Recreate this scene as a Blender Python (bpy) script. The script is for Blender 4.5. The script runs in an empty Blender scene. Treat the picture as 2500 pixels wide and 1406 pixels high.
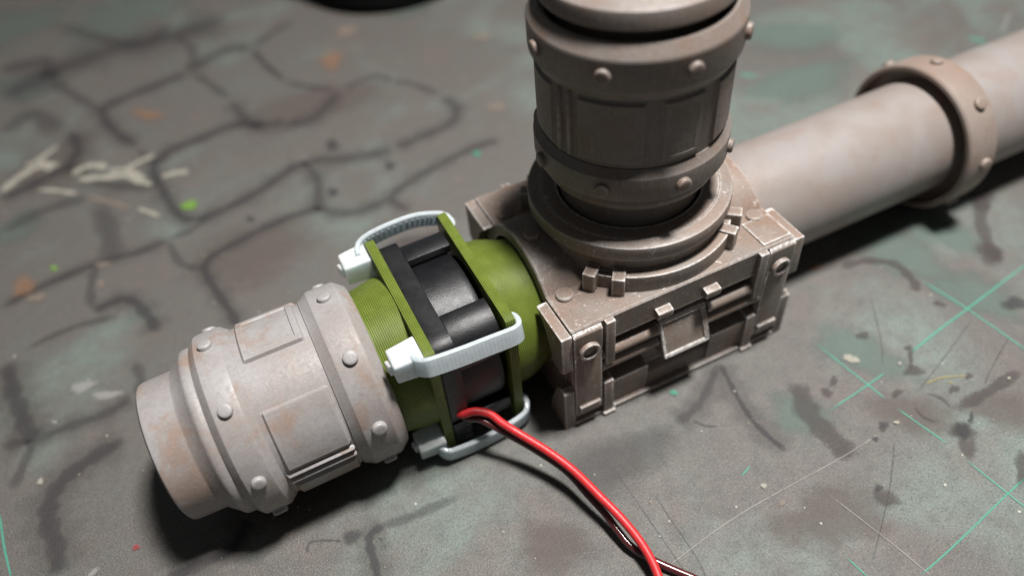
import bpy, bmesh, math, random
import numpy as np
from mathutils import Matrix, Vector, Euler
random.seed(7)
S = 0.001                      # all numbers below are millimetres
scene = bpy.context.scene
col = scene.collection
PI = math.pi

# ------------------------------------------------------------------ camera
cd = bpy.data.cameras.new('camera'); cam = bpy.data.objects.new('camera', cd); col.objects.link(cam)
cam.location = (-51.547*S, -78.954*S, 107.957*S)
cam.rotation_euler = (0.749285, 0.080192, -0.447667)
cd.sensor_width = 36.0; cd.lens = 26.431
cd.clip_start = 0.005; cd.clip_end = 20.0
cd.dof.use_dof = True; cd.dof.focus_distance = 0.109; cd.dof.aperture_fstop = 9.0
scene.camera = cam

# ------------------------------------------------------------------ world and lamps
w = bpy.data.worlds.new('World'); scene.world = w; w.use_nodes = True
bg = w.node_tree.nodes['Background']; bg.inputs[0].default_value = (0.93, 0.97, 1.0, 1); bg.inputs[1].default_value = 0.065

def area_lamp(name, loc, target, sx, sy, power, colour):
    ld = bpy.data.lights.new(name, 'AREA'); ld.shape = 'RECTANGLE'; ld.size = sx*S; ld.size_y = sy*S
    ld.energy = power; ld.color = colour
    lo = bpy.data.objects.new(name, ld); col.objects.link(lo)
    lo.location = [c*S for c in loc]
    dv = Vector(target) - Vector(loc); lo.rotation_euler = dv.to_track_quat('-Z', 'Y').to_euler()
    return lo
area_lamp('desk_lamp', (74, -30, 420), (-10, 5, 10), 60, 60, 3.8, (1.0, 0.97, 0.94))

scene.view_settings.view_transform = 'Standard'; scene.view_settings.look = 'None'
scene.view_settings.exposure = 0.0; scene.view_settings.gamma = 1.0
scene.render.resolution_x = 1024; scene.render.resolution_y = 575

# ------------------------------------------------------------------ materials
def new_mat(name):
    m = bpy.data.materials.new(name); m.use_nodes = True
    nt = m.node_tree; b = nt.nodes['Principled BSDF']
    return m, nt, b
def N(nt, t, **kw):
    n = nt.nodes.new(t)
    for k, v in kw.items(): setattr(n, k, v)
    return n
def coords(nt, scale=(1000, 1000, 1000)):
    tc = N(nt, 'ShaderNodeTexCoord'); mp = N(nt, 'ShaderNodeMapping'); mp.inputs['Scale'].default_value = scale
    nt.links.new(tc.outputs['Object'], mp.inputs['Vector']); return mp.outputs[0]
def noise(nt, vec, scale, detail=4, rough=0.55, dist=0.0):
    n = N(nt, 'ShaderNodeTexNoise'); n.inputs['Scale'].default_value = scale; n.inputs['Detail'].default_value = detail
    n.inputs['Roughness'].default_value = rough; n.inputs['Distortion'].default_value = dist
    nt.links.new(vec, n.inputs['Vector']); return n.outputs[0]
def ramp(nt, fac, a, b, lo=0.0, hi=1.0):
    n = N(nt, 'ShaderNodeMapRange'); n.interpolation_type = 'SMOOTHSTEP'
    n.inputs[1].default_value = a; n.inputs[2].default_value = b; n.inputs[3].default_value = lo; n.inputs[4].default_value = hi
    nt.links.new(fac, n.inputs[0]); return n.outputs[0]
def mix(nt, fac, a, b):
    n = N(nt, 'ShaderNodeMix', data_type='RGBA')
    for s, v in ((0, fac), (6, a), (7, b)):
        if isinstance(v, bpy.types.NodeSocket): nt.links.new(v, n.inputs[s])
        elif s == 0: n.inputs[0].default_value = v
        else: n.inputs[s].default_value = (*v, 1)
    return n.outputs[2]
def mth(nt, op, a, b=None):
    n = N(nt, 'ShaderNodeMath', operation=op)
    for i, v in enumerate((a, b)):
        if v is None: continue
        if isinstance(v, bpy.types.NodeSocket): nt.links.new(v, n.inputs[i])
        else: n.inputs[i].default_value = v
    return n.outputs[0]
def bump(nt, b, height, strength, dist, prev=None):
    n = N(nt, 'ShaderNodeBump'); n.inputs['Strength'].default_value = strength; n.inputs['Distance'].default_value = dist*S
    nt.links.new(height, n.inputs['Height'])
    if prev is not None: nt.links.new(prev, n.inputs['Normal'])
    nt.links.new(n.outputs[0], b.inputs['Normal']); return n.outputs[0]
def edge_mask(nt, dist=0.5):
    ao = N(nt, 'ShaderNodeAmbientOcclusion', samples=6, inside=True, only_local=True); ao.inputs['Distance'].default_value = dist*S
    return ramp(nt, ao.outputs['AO'], 0.93, 0.58)

def paint(name, base, tint, rust, edge_col, edge=0.6, rust_amt=0.5, seed=0.0, rough=0.5, grain=1.0, mottle=1.0, spec=0.5, chips=0.0):
    """dry-brushed acrylic over resin: grey base, brown glazes, brush streaks, rubbed edges"""
    m, nt, b = new_mat(name)
    v = coords(nt); mp = N(nt, 'ShaderNodeMapping'); mp.inputs['Location'].default_value = (seed, seed*1.7, -seed*.6)
    nt.links.new(v, mp.inputs['Vector']); v = mp.outputs[0]
    st = N(nt, 'ShaderNodeMapping'); st.inputs['Scale'].default_value = (1.0, 1.0, 0.12); nt.links.new(v, st.inputs['Vector'])
    n1 = noise(nt, v, 0.10, 2, 0.5, 0.3); n2 = noise(nt, v, 0.16, 4, 0.55, 0.5); n3 = noise(nt, v, 1.6, 6, 0.7); n4 = noise(nt, v, 8.0, 3, 0.6); n5 = noise(nt, st.outputs[0], 4.5, 3, 0.6); n6 = noise(nt, v, 0.7, 5, 0.65)
    c = mix(nt, ramp(nt, n1, 0.36, 0.64), base, tint)
    c = mix(nt, mth(nt, 'MULTIPLY', ramp(nt, n2, 0.50, 0.67), rust_amt), c, rust)
    c = mix(nt, ramp(nt, n6, 0.46, 0.72, 0.0, 0.28*mottle), c, tuple(x*0.62 for x in base))
    c = mix(nt, ramp(nt, n3, 0.40, 0.72, 0.0, 0.30*mottle), c, tuple(x*0.50 for x in tint))
    c = mix(nt, ramp(nt, n5, 0.52, 0.80, 0.0, 0.22*mottle), c, edge_col)
    c = mix(nt, ramp(nt, n4, 0.56, 0.76, 0.0, 0.22*mottle), c, edge_col)
    if chips:
        n7 = noise(nt, v, 0.9, 9, 0.75, 0.3); c = mix(nt, ramp(nt, n7, 0.60, 0.65, 0.0, chips), c, edge_col)
    em = edge_mask(nt)
    em = mth(nt, 'MULTIPLY', em, ramp(nt, n3, 0.36, 0.58, 0.12, 1.0))
    em2 = mth(nt, 'MULTIPLY', em, edge)
    c = mix(nt, em2, c, edge_col)
    nt.links.new(c, b.inputs['Base Color'])
    nt.links.new(ramp(nt, n3, 0.3, 0.7, rough-0.10, rough+0.12), b.inputs['Roughness'])
    b.inputs['Specular IOR Level'].default_value = spec
    p = bump(nt, b, n3, 0.30*grain, 0.12); p = bump(nt, b, n5, 0.12*grain, 0.06, p); bump(nt, b, n4, 0.35*grain, 0.05, p)
    return m

M_BARREL = paint('paint_pale_grey', (0.315, 0.303, 0.302), (0.270, 0.243, 0.230), (0.270, 0.172, 0.120), (0.56, 0.56, 0.56), 0.50, 0.65, 3.0, 0.46)
M_TOWER = paint('paint_dusty_brown', (0.192, 0.168, 0.152), (0.175, 0.138, 0.116), (0.180, 0.106, 0.074), (0.50, 0.47, 0.45), 0.55, 0.60, 31.0, 0.46, chips=0.18)
M_BLOCK = paint('paint_earth_brown', (0.215, 0.184, 0.162), (0.215, 0.160, 0.128), (0.220, 0.134, 0.092), (0.70, 0.68, 0.66), 0.95, 0.60, 57.0, 0.46, chips=0.55)
M_PIPE = paint('paint_airbrushed_taupe', (0.275, 0.250, 0.240), (0.250, 0.215, 0.196), (0.245, 0.165, 0.125), (0.42, 0.40, 0.385), 0.25, 0.32, 11.0, 0.40, 0.30, 0.35)
M_COUP = paint('paint_coupling_brown', (0.270, 0.220, 0.192), (0.240, 0.182, 0.150), (0.245, 0.145, 0.100), (0.46, 0.41, 0.38), 0.50, 0.50, 17.0, 0.48, 0.8, 0.8)

def green_plastic():
    m, nt, b = new_mat('printed_green_plastic')
    v = coords(nt)
    n = noise(nt, v, 0.4, 3)
    c = mix(nt, ramp(nt, n, 0.35, 0.65), (0.110, 0.150, 0.020), (0.135, 0.180, 0.028))
    sp = noise(nt, v, 6.0, 2)
    c = mix(nt, ramp(nt, sp, 0.70, 0.80, 0, 0.35), c, (0.4, 0.5, 0.12))
    nt.links.new(c, b.inputs['Base Color']); b.inputs['Roughness'].default_value = 0.42
    wv = N(nt, 'ShaderNodeTexWave', wave_type='BANDS', bands_direction='X', wave_profile='SIN')
    wv.inputs['Scale'].default_value = 1.0; wv.inputs['Distortion'].default_value = 0.12; wv.inputs['Detail'].default_value = 1.0
    nt.links.new(v, wv.inputs['Vector'])
    bump(nt, b, wv.outputs['Fac'], 1.0, 0.10)
    return m
M_GREEN = green_plastic()

def black_plastic():
    m, nt, b = new_mat('grained_black_plastic')
    v = coords(nt)
    n = noise(nt, v, 5.0, 3, 0.7); n2 = noise(nt, v, 0.5, 3)
    b.inputs['Base Color'].default_value = (0.006, 0.0062, 0.0075, 1)
    nt.links.new(ramp(nt, n2, 0.3, 0.7, 0.36, 0.44), b.inputs['Roughness'])
    b.inputs['Specular IOR Level'].default_value = 0.5
    bump(nt, b, n, 0.7, 0.06)
    return m
M_BLACK = black_plastic()

def simple(name, colr, rough, spec=0.5, sss=0.0, sssr=(1, 1, 1), grain=0.0, coat=0.0):
    m, nt, b = new_mat(name)
    v = coords(nt); n = noise(nt, v, 1.2, 4)
    c = mix(nt, ramp(nt, n, 0.3, 0.7), colr, tuple(x*0.86 for x in colr))
    nt.links.new(c, b.inputs['Base Color'])
    nt.links.new(ramp(nt, noise(nt, v, 2.5, 4), 0.3, 0.7, rough*0.85, min(1, rough*1.15)), b.inputs['Roughness'])
    b.inputs['Specular IOR Level'].default_value = spec
    if sss: b.inputs['Subsurface Weight'].default_value = sss; b.inputs['Subsurface Radius'].default_value = sssr; b.inputs['Subsurface Scale'].default_value = 0.001
    if coat: b.inputs['Coat Weight'].default_value = coat; b.inputs['Coat Roughness'].default_value = 0.12
    if grain: bump(nt, b, noise(nt, v, 4.0, 3), grain, 0.05)
    return m
M_NYLON = simple('milky_nylon', (0.72, 0.77, 0.78), 0.30, 0.5, 1.0, (1.0, 1.2, 1.3), 0.0)
M_STRAP = simple('translucent_nylon_strap', (0.70, 0.76, 0.79), 0.24, 0.6)
_nt = M_STRAP.node_tree; _wv = N(_nt, 'ShaderNodeTexWave', wave_type='BANDS', bands_direction='X'); _wv.inputs['Scale'].default_value = 0.52
_nt.links.new(coords(_nt), _wv.inputs['Vector']); bump(_nt, _nt.nodes['Principled BSDF'], _wv.outputs['Fac'], 0.22, 0.08)
def translucent(m, colr, f):
    nt = m.node_tree; out = nt.nodes['Material Output']; b = nt.nodes['Principled BSDF']
    tr = N(nt, 'ShaderNodeBsdfTranslucent'); tr.inputs[0].default_value = (*colr, 1)
    mx = N(nt, 'ShaderNodeMixShader'); mx.inputs[0].default_value = f
    nt.links.new(b.outputs[0], mx.inputs[1]); nt.links.new(tr.outputs[0], mx.inputs[2]); nt.links.new(mx.outputs[0], out.inputs['Surface'])
translucent(M_STRAP, (0.85, 0.92, 0.95), 0.42); translucent(M_NYLON, (0.9, 0.94, 0.95), 0.22)
M_RED = simple('red_wire_sleeve', (0.58, 0.026, 0.030), 0.44, 0.5, 0.0, (1, 1, 1), 0.10)
M_BWIRE = simple('black_wire_sleeve', (0.085, 0.016, 0.018), 0.20, 0.9, 0.0, (1, 1, 1), 0.06)
M_POT = simple('satin_black_pot', (0.006, 0.006, 0.006), 0.85, 0.12)
M_SCUFF = simple('grey_scuff', (0.34, 0.33, 0.32), 0.8)

def mat_bump(nt, b, v):
    g1 = noise(nt, v, 3.2, 4, 0.65); g2 = noise(nt, v, 0.8, 4, 0.6)
    p = bump(nt, b, g2, 0.30, 0.22); bump(nt, b, g1, 0.9, 0.16, p)
    return g1
def cutting_mat_material():
    m, nt, b = new_mat('stained_cutting_mat')
    v = coords(nt)
    sep = N(nt, 'ShaderNodeSeparateXYZ'); nt.links.new(v, sep.inputs[0])
    n1 = noise(nt, v, 0.028, 4, 0.55, 0.5); n2 = noise(nt, v, 0.075, 5, 0.6, 0.8); n3 = noise(nt, v, 0.35, 5, 0.65); n4 = noise(nt, v, 2.4, 4, 0.6); n5 = noise(nt, v, 5.0, 2, 0.5)
    # rubbed brown-grey paint film over the teal mat, thinner towards the unused right-hand side
    film = mth(nt, 'ADD', n1, mth(nt, 'MULTIPLY', ramp(nt, sep.outputs[0], -10, 75), -0.11))
    c = mix(nt, ramp(nt, film, 0.30, 0.50), (0.140, 0.178, 0.156), (0.106, 0.098, 0.088))
    c = mix(nt, ramp(nt, n2, 0.47, 0.68, 0.0, 0.60), c, (0.128, 0.104, 0.092))
    c = mix(nt, ramp(nt, n2, 0.46, 0.33, 0.0, 0.40), c, (0.112, 0.124, 0.110))
    c = mix(nt, ramp(nt, n3, 0.42, 0.70, 0.0, 0.35), c, (0.070, 0.070, 0.068))
    c = mix(nt, ramp(nt, n4, 0.48, 0.66, 0.0, 0.55), c, (0.050, 0.050, 0.049))
    c = mix(nt, ramp(nt, n5, 0.56, 0.70, 0.0, 0.55), c, (0.30, 0.29, 0.27))
    nt.links.new(c, b.inputs['Base Color'])
    nt.links.new(ramp(nt, n3, 0.3, 0.7, 0.46, 0.60), b.inputs['Roughness'])
    b.inputs['Specular IOR Level'].default_value = 0.6
    mat_bump(nt, b, v)
    return m
M_MAT = cutting_mat_material()

def decal(name, colr, strength, lo=0.30, hi=0.62, nscale=0.9, rough=0.6, na=1.1, nb=0.6):
    m, nt, b = new_mat(name)
    v = coords(nt)
    at = N(nt, 'ShaderNodeAttribute', attribute_name='fade')
    n = noise(nt, v, nscale, 5, 0.65); n2 = noise(nt, v, nscale*4, 3, 0.6)
    s = mth(nt, 'ADD', at.outputs['Fac'], mth(nt, 'MULTIPLY', mth(nt, 'SUBTRACT', n, 0.5), na))
    s = mth(nt, 'ADD', s, mth(nt, 'MULTIPLY', mth(nt, 'SUBTRACT', n2, 0.5), nb))
    a = mth(nt, 'MULTIPLY', ramp(nt, s, lo, hi+0.25), strength)
    b.inputs['Base Color'].default_value = (*colr, 1); b.inputs['Roughness'].default_value = rough
    b.inputs['Specular IOR Level'].default_value = 0.4
    mat_bump(nt, b, v)
    nt.links.new(a, b.inputs['Alpha'])
    return m
DEC = {
 'marker': decal('marker_dark', (0.050, 0.048, 0.052), 0.50, 0.0, 1.0, 0.25, 0.6, 1.0, 0.35), 'faint': decal('marker_rubbed', (0.056, 0.053, 0.056), 0.36, 0.0, 1.05, 0.4, 0.6, 0.6, 0.35),
 'thin': decal('marker_thin', (0.08, 0.08, 0.08), 0.5, 0.1, 0.7, 0.9, 0.6, 0.5, 0.4), 'brown': decal('stain_brown', (0.076, 0.062, 0.060), 0.50, 0.15, 0.8, 0.6, 0.6, 0.8, 0.5),
 'black': decal('stain_black', (0.040, 0.040, 0.045), 0.52, 0.1, 0.95, 0.9, 0.6, 0.8, 0.4), 'grid': decal('grid_teal', (0.09, 0.42, 0.31), 0.62, 0.15, 0.7, 0.4, 0.6, 0.7, 0.4),
 'scratch': decal('scratch_dark', (0.07, 0.07, 0.07), 0.42, 0.35, 0.85), 'pale': decal('scratch_pale', (0.42, 0.41, 0.39), 0.45, 0.35, 0.9),
 'yellow': decal('stain_yellow', (0.36, 0.30, 0.10), 0.45, 0.25, 0.6), 'cream': decal('dried_cream_paint', (0.40, 0.38, 0.32), 0.72, 0.12, 0.75, 0.5, 0.6, 0.9, 0.5),
 'tan': decal('stain_tan', (0.28, 0.225, 0.18), 0.50, 0.15, 0.8), 'orange': decal('stain_orange', (0.30, 0.165, 0.095), 0.45, 0.15, 0.9, 0.6, 0.6, 0.8, 0.4),
 'lime': decal('stain_lime', (0.16, 0.30, 0.05), 0.80, 0.2, 0.6, 0.9, 0.6, 0.6, 0.3), 'green': decal('film_green', (0.125, 0.158, 0.140), 0.50, 0.15, 0.95, 0.12),
 'greenish': decal('film_teal', (0.138, 0.192, 0.167), 0.55, 0.15, 0.95, 0.12), 'brownish': decal('film_brown', (0.135, 0.106, 0.094), 0.42, 0.15, 0.95, 0.12),
 'grime': decal('film_grime', (0.070, 0.070, 0.070), 0.38, 0.10, 1.0, 0.12, 0.6, 0.8, 0.3), 'red': decal('stain_red', (0.4, 0.03, 0.04), 0.5, 0.2, 0.5),
 'halo': decal('rubbed_brown_joint', (0.082, 0.073, 0.070), 0.30, 0.0, 1.25, 0.15, 0.6, 0.7, 0.2), 'greenspot': decal('stain_teal', (0.06, 0.32, 0.21), 0.6, 0.2, 0.6),
}

# ------------------------------------------------------------------ mesh helpers
class Thing:
    def __init__(self, name, label, cat, loc, rot=(0, 0, 0), off=(0, 0, 0), group=None):
        o = bpy.data.objects.new(name, None); col.objects.link(o); o.empty_display_size = 0.003
        o.location = [c*S for c in loc]; o.rotation_euler = rot
        o['label'] = label; o['category'] = cat
        if group: o['group'] = group
        self.o = o; self.off = off
def finish(me, angle=38):
    for p in me.polygons: p.use_smooth = True
    me.set_sharp_from_angle(angle=math.radians(angle))
def mesh(name, verts, faces, material, off=(0, 0, 0), angle=38, bevel=0.0, seg=2):
    bm = bmesh.new()
    vs = [bm.verts.new(((x-off[0])*S, (y-off[1])*S, (z-off[2])*S)) for x, y, z in verts]
    for f in faces:
        try: bm.faces.new([vs[i] for i in f])
        except ValueError: pass
    bmesh.ops.recalc_face_normals(bm, faces=bm.faces)
    if bevel > 0:
        es = [e for e in bm.edges if len(e.link_faces) == 2 and e.calc_face_angle(0) > math.radians(25)]
        bmesh.ops.bevel(bm, geom=es, offset=bevel*S, segments=seg, profile=0.6, affect='EDGES', clamp_overlap=True)
    me = bpy.data.meshes.new(name); bm.to_mesh(me); bm.free()
    me.materials.append(material); finish(me, angle)
    return me
def link(name, me, parent=None, kind=None, matrix=None):
    o = bpy.data.objects.new(name, me); col.objects.link(o)
    if parent is not None: o.parent = parent.o if isinstance(parent, Thing) else parent
    if matrix is not None: o.matrix_local = matrix
    if kind: o['kind'] = kind
    return o
def part(name, th, vf, material, parent=None, angle=38, bevel=0.0, seg=2, kind=None):
    me = mesh(name, vf[0], vf[1], material, th.off, angle, bevel, seg)
    return link(name, me, parent if parent is not None else th, kind)
def box(x0, x1, y0, y1, z0, z1):
    v = [(x, y, z) for x in (x0, x1) for y in (y0, y1) for z in (z0, z1)]
    return v, [(0, 1, 3, 2), (4, 6, 7, 5), (0, 4, 5, 1), (2, 3, 7, 6), (0, 2, 6, 4), (1, 5, 7, 3)]
def hexa(p):      # eight points, same order as box
    return list(p), box(0, 1, 0, 1, 0, 1)[1]
def prism_x(poly, x0, x1):
    n = len(poly); v = [(x0, y, z) for y, z in poly] + [(x1, y, z) for y, z in poly]
    f = [tuple(range(n)), tuple(range(2*n-1, n-1, -1))] + [(i, (i+1) % n, n+(i+1) % n, n+i) for i in range(n)]
    return v, f
def round_poly(poly, r, n=4):
    out = []
    for i, p in enumerate(poly):
        a = Vector(poly[i-1]); b = Vector(p); c = Vector(poly[(i+1) % len(poly)])
        rr = r[i] if isinstance(r, (list, tuple)) else r
        rr = min(rr, (a-b).length*0.45, (c-b).length*0.45)
        if rr <= 0: out.append(tuple(b)); continue
        p0 = b+(a-b).normalized()*rr; p1 = b+(c-b).normalized()*rr
        for k in range(n+1):
            t = k/n; out.append(tuple((1-t)**2*p0+2*t*(1-t)*b+t*t*p1))
    return out
def open_round(path, r, n=3):
    out = [tuple(path[0])]
    for i in range(1, len(path)-1):
        a, b, c = Vector(path[i-1]), Vector(path[i]), Vector(path[i+1])
        rr = min(r, (a-b).length*0.45, (c-b).length*0.45)
        p0 = b+(a-b).normalized()*rr; p1 = b+(c-b).normalized()*rr
        for k in range(n+1):
            t = k/n; out.append(tuple((1-t)**2*p0+2*t*(1-t)*b+t*t*p1))
    return out+[tuple(path[-1])]
AX = {'x': lambda r, a, s: (s, r*math.cos(a), r*math.sin(a)), 'z': lambda r, a, s: (r*math.cos(a), r*math.sin(a), s)}
def lathe(profile, axis='z', seg=120, closed=True, shift=0.0, centre=(0, 0, 0), wob=0.0):
    """profile of (radius, station); closed makes the profile a loop (a ring), otherwise ends are capped"""
    mp = AX[axis]; v = []; f = []; n = len(profile)
    for j in range(seg):
        a = 2*PI*j/seg
        for r, s in profile:
            rr = r*(1+wob*math.sin(3*a+s)*0.3)
            p = mp(rr, a, s+shift); v.append((p[0]+centre[0], p[1]+centre[1], p[2]+centre[2]))
    for j in range(seg):
        k = (j+1) % seg
        for i in range(n if closed else n-1):
            i2 = (i+1) % n
            f.append((j*n+i, j*n+i2, k*n+i2, k*n+i))
    if not closed:
        f.append(tuple(j*n for j in range(seg))); f.append(tuple(j*n+n-1 for j in reversed(range(seg))))
    return v, f
def curved_panel(axis, a0, a1, s0, s1, rin, rout, e=0.45, shift=0.0, inset=None):
    """raised panel wrapped on a cylinder, sloped rims; inset=(margin, depth) adds a sunk field"""
    mp = AX[axis]; A0, A1 = math.radians(a0), math.radians(a1); ea = e/rout
    us = [A0, A0+ea]; ss = [s0, s0+e]; iu = []; 
    if inset:
        m, dp = inset; ma = m/rout; l = 0.16
        us += [A0+ma, A0+ma+l/rout]; ss += [s0+m, s0+m+l]
        nn = 10
        us += [A0+ma+l/rout+(A1-A0-2*ma-2*l/rout)*k/nn for k in range(1, nn)]
        us += [A1-ma-l/rout, A1-ma]; ss += [s1-m-l, s1-m]
    else:
        nn = 12; us += [A0+ea+(A1-A0-2*ea)*k/nn for k in range(1, nn)]
    us += [A1-ea, A1]; ss += [s1-e, s1]
    v = []; f = []
    for a in us:
        for s in ss:
            if a in (A0, A1) or s in (s0, s1): r = rin
            elif inset and (A0+ma+1e-9 < a < A1-ma-1e-9) and (s0+m+1e-9 < s < s1-m-1e-9): r = rout-dp
            else: r = rout
            v.append(mp(r, a, s+shift))
    n = len(ss)
    for i in range(len(us)-1):
        for j in range(n-1): f.append((i*n+j, i*n+j+1, (i+1)*n+j+1, (i+1)*n+j))
    # close it underneath
    base = len(v)
    for a in us:
        for s in ss: v.append(mp(rin-0.25, a, s+shift))
    for i in range(len(us)-1):
        for j in range(n-1): f.append((base+i*n+j, base+(i+1)*n+j, base+(i+1)*n+j+1, base+i*n+j+1))
    per = [(i, 0) for i in range(len(us))]+[(len(us)-1, j) for j in range(1, n)]+[(i, n-1) for i in range(len(us)-2, -1, -1)]+[(0, j) for j in range(n-2, 0, -1)]
    for q in range(len(per)):
        a = per[q]; b = per[(q+1) % len(per)]; ia = a[0]*n+a[1]; ib = b[0]*n+b[1]
        f.append((ia, ib, base+ib, base+ia))
    return v, f
def catmull(pts, n=8):
    P = [Vector(p) for p in pts]; P = [2*P[0]-P[1]]+P+[2*P[-1]-P[-2]]; out = []
    for i in range(1, len(P)-2):
        for k in range(n):
            t = k/n; a, b, c, d = P[i-1], P[i], P[i+1], P[i+2]
            out.append(0.5*((2*b)+(c-a)*t+(2*a-5*b+4*c-d)*t*t+(3*b-a-3*c+d)*t**3))
    return out+[P[-2]]
def sweep(path, section, up=(0, 0, 1)):
    """section: points (side, up) carried along path"""
    v = []; f = []; n = len(section); U = Vector(up)
    for i, p in enumerate(path):
        t = (path[min(i+1, len(path)-1)]-path[max(i-1, 0)]).normalized()
        s = t.cross(U); s = s.normalized() if s.length > 1e-6 else Vector((1, 0, 0)); u = s.cross(t).normalized()
        for a, b in section: v.append(tuple(p+s*a+u*b))
    m = len(path)
    for i in range(m-1):
        for j in range(n): f.append((i*n+j, i*n+(j+1) % n, (i+1)*n+(j+1) % n, (i+1)*n+j))
    f.append(tuple(range(n))); f.append(tuple(range((m-1)*n, m*n)))
    return v, f
def circle_sec(r, n=14): return [(r*math.cos(2*PI*k/n), r*math.sin(2*PI*k/n)) for k in range(n)]
def bolt_mesh(name, R, H, material, sink=0.3):
    prof = [(0.0, -sink), (R, -sink), (R, H*0.55), (R*0.94, H*0.80), (R*0.80, H*0.95), (R*0.5, H), (0.0, H*1.02)]
    prof = [(max(r, 0.004), s) for r, s in prof]
    v, f = lathe(prof, 'z', 20, closed=False)
    return mesh(name, v, f, material, (0, 0, 0), 50)
def put_bolt(name, me, parent, pos, normal, off=(0, 0, 0)):
    q = Vector(normal).to_track_quat('Z', 'Y').to_matrix().to_4x4()
    q = Matrix.Translation([(pos[i]-off[i])*S for i in range(3)]) @ q @ Matrix.Rotation(random.uniform(0, 6.28), 4, 'Z') @ Matrix.Rotation(random.uniform(-.05, .05), 4, 'X') @ Matrix.Scale(random.uniform(.93, 1.07), 4)
    return link(name, me, parent, matrix=q)

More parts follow.
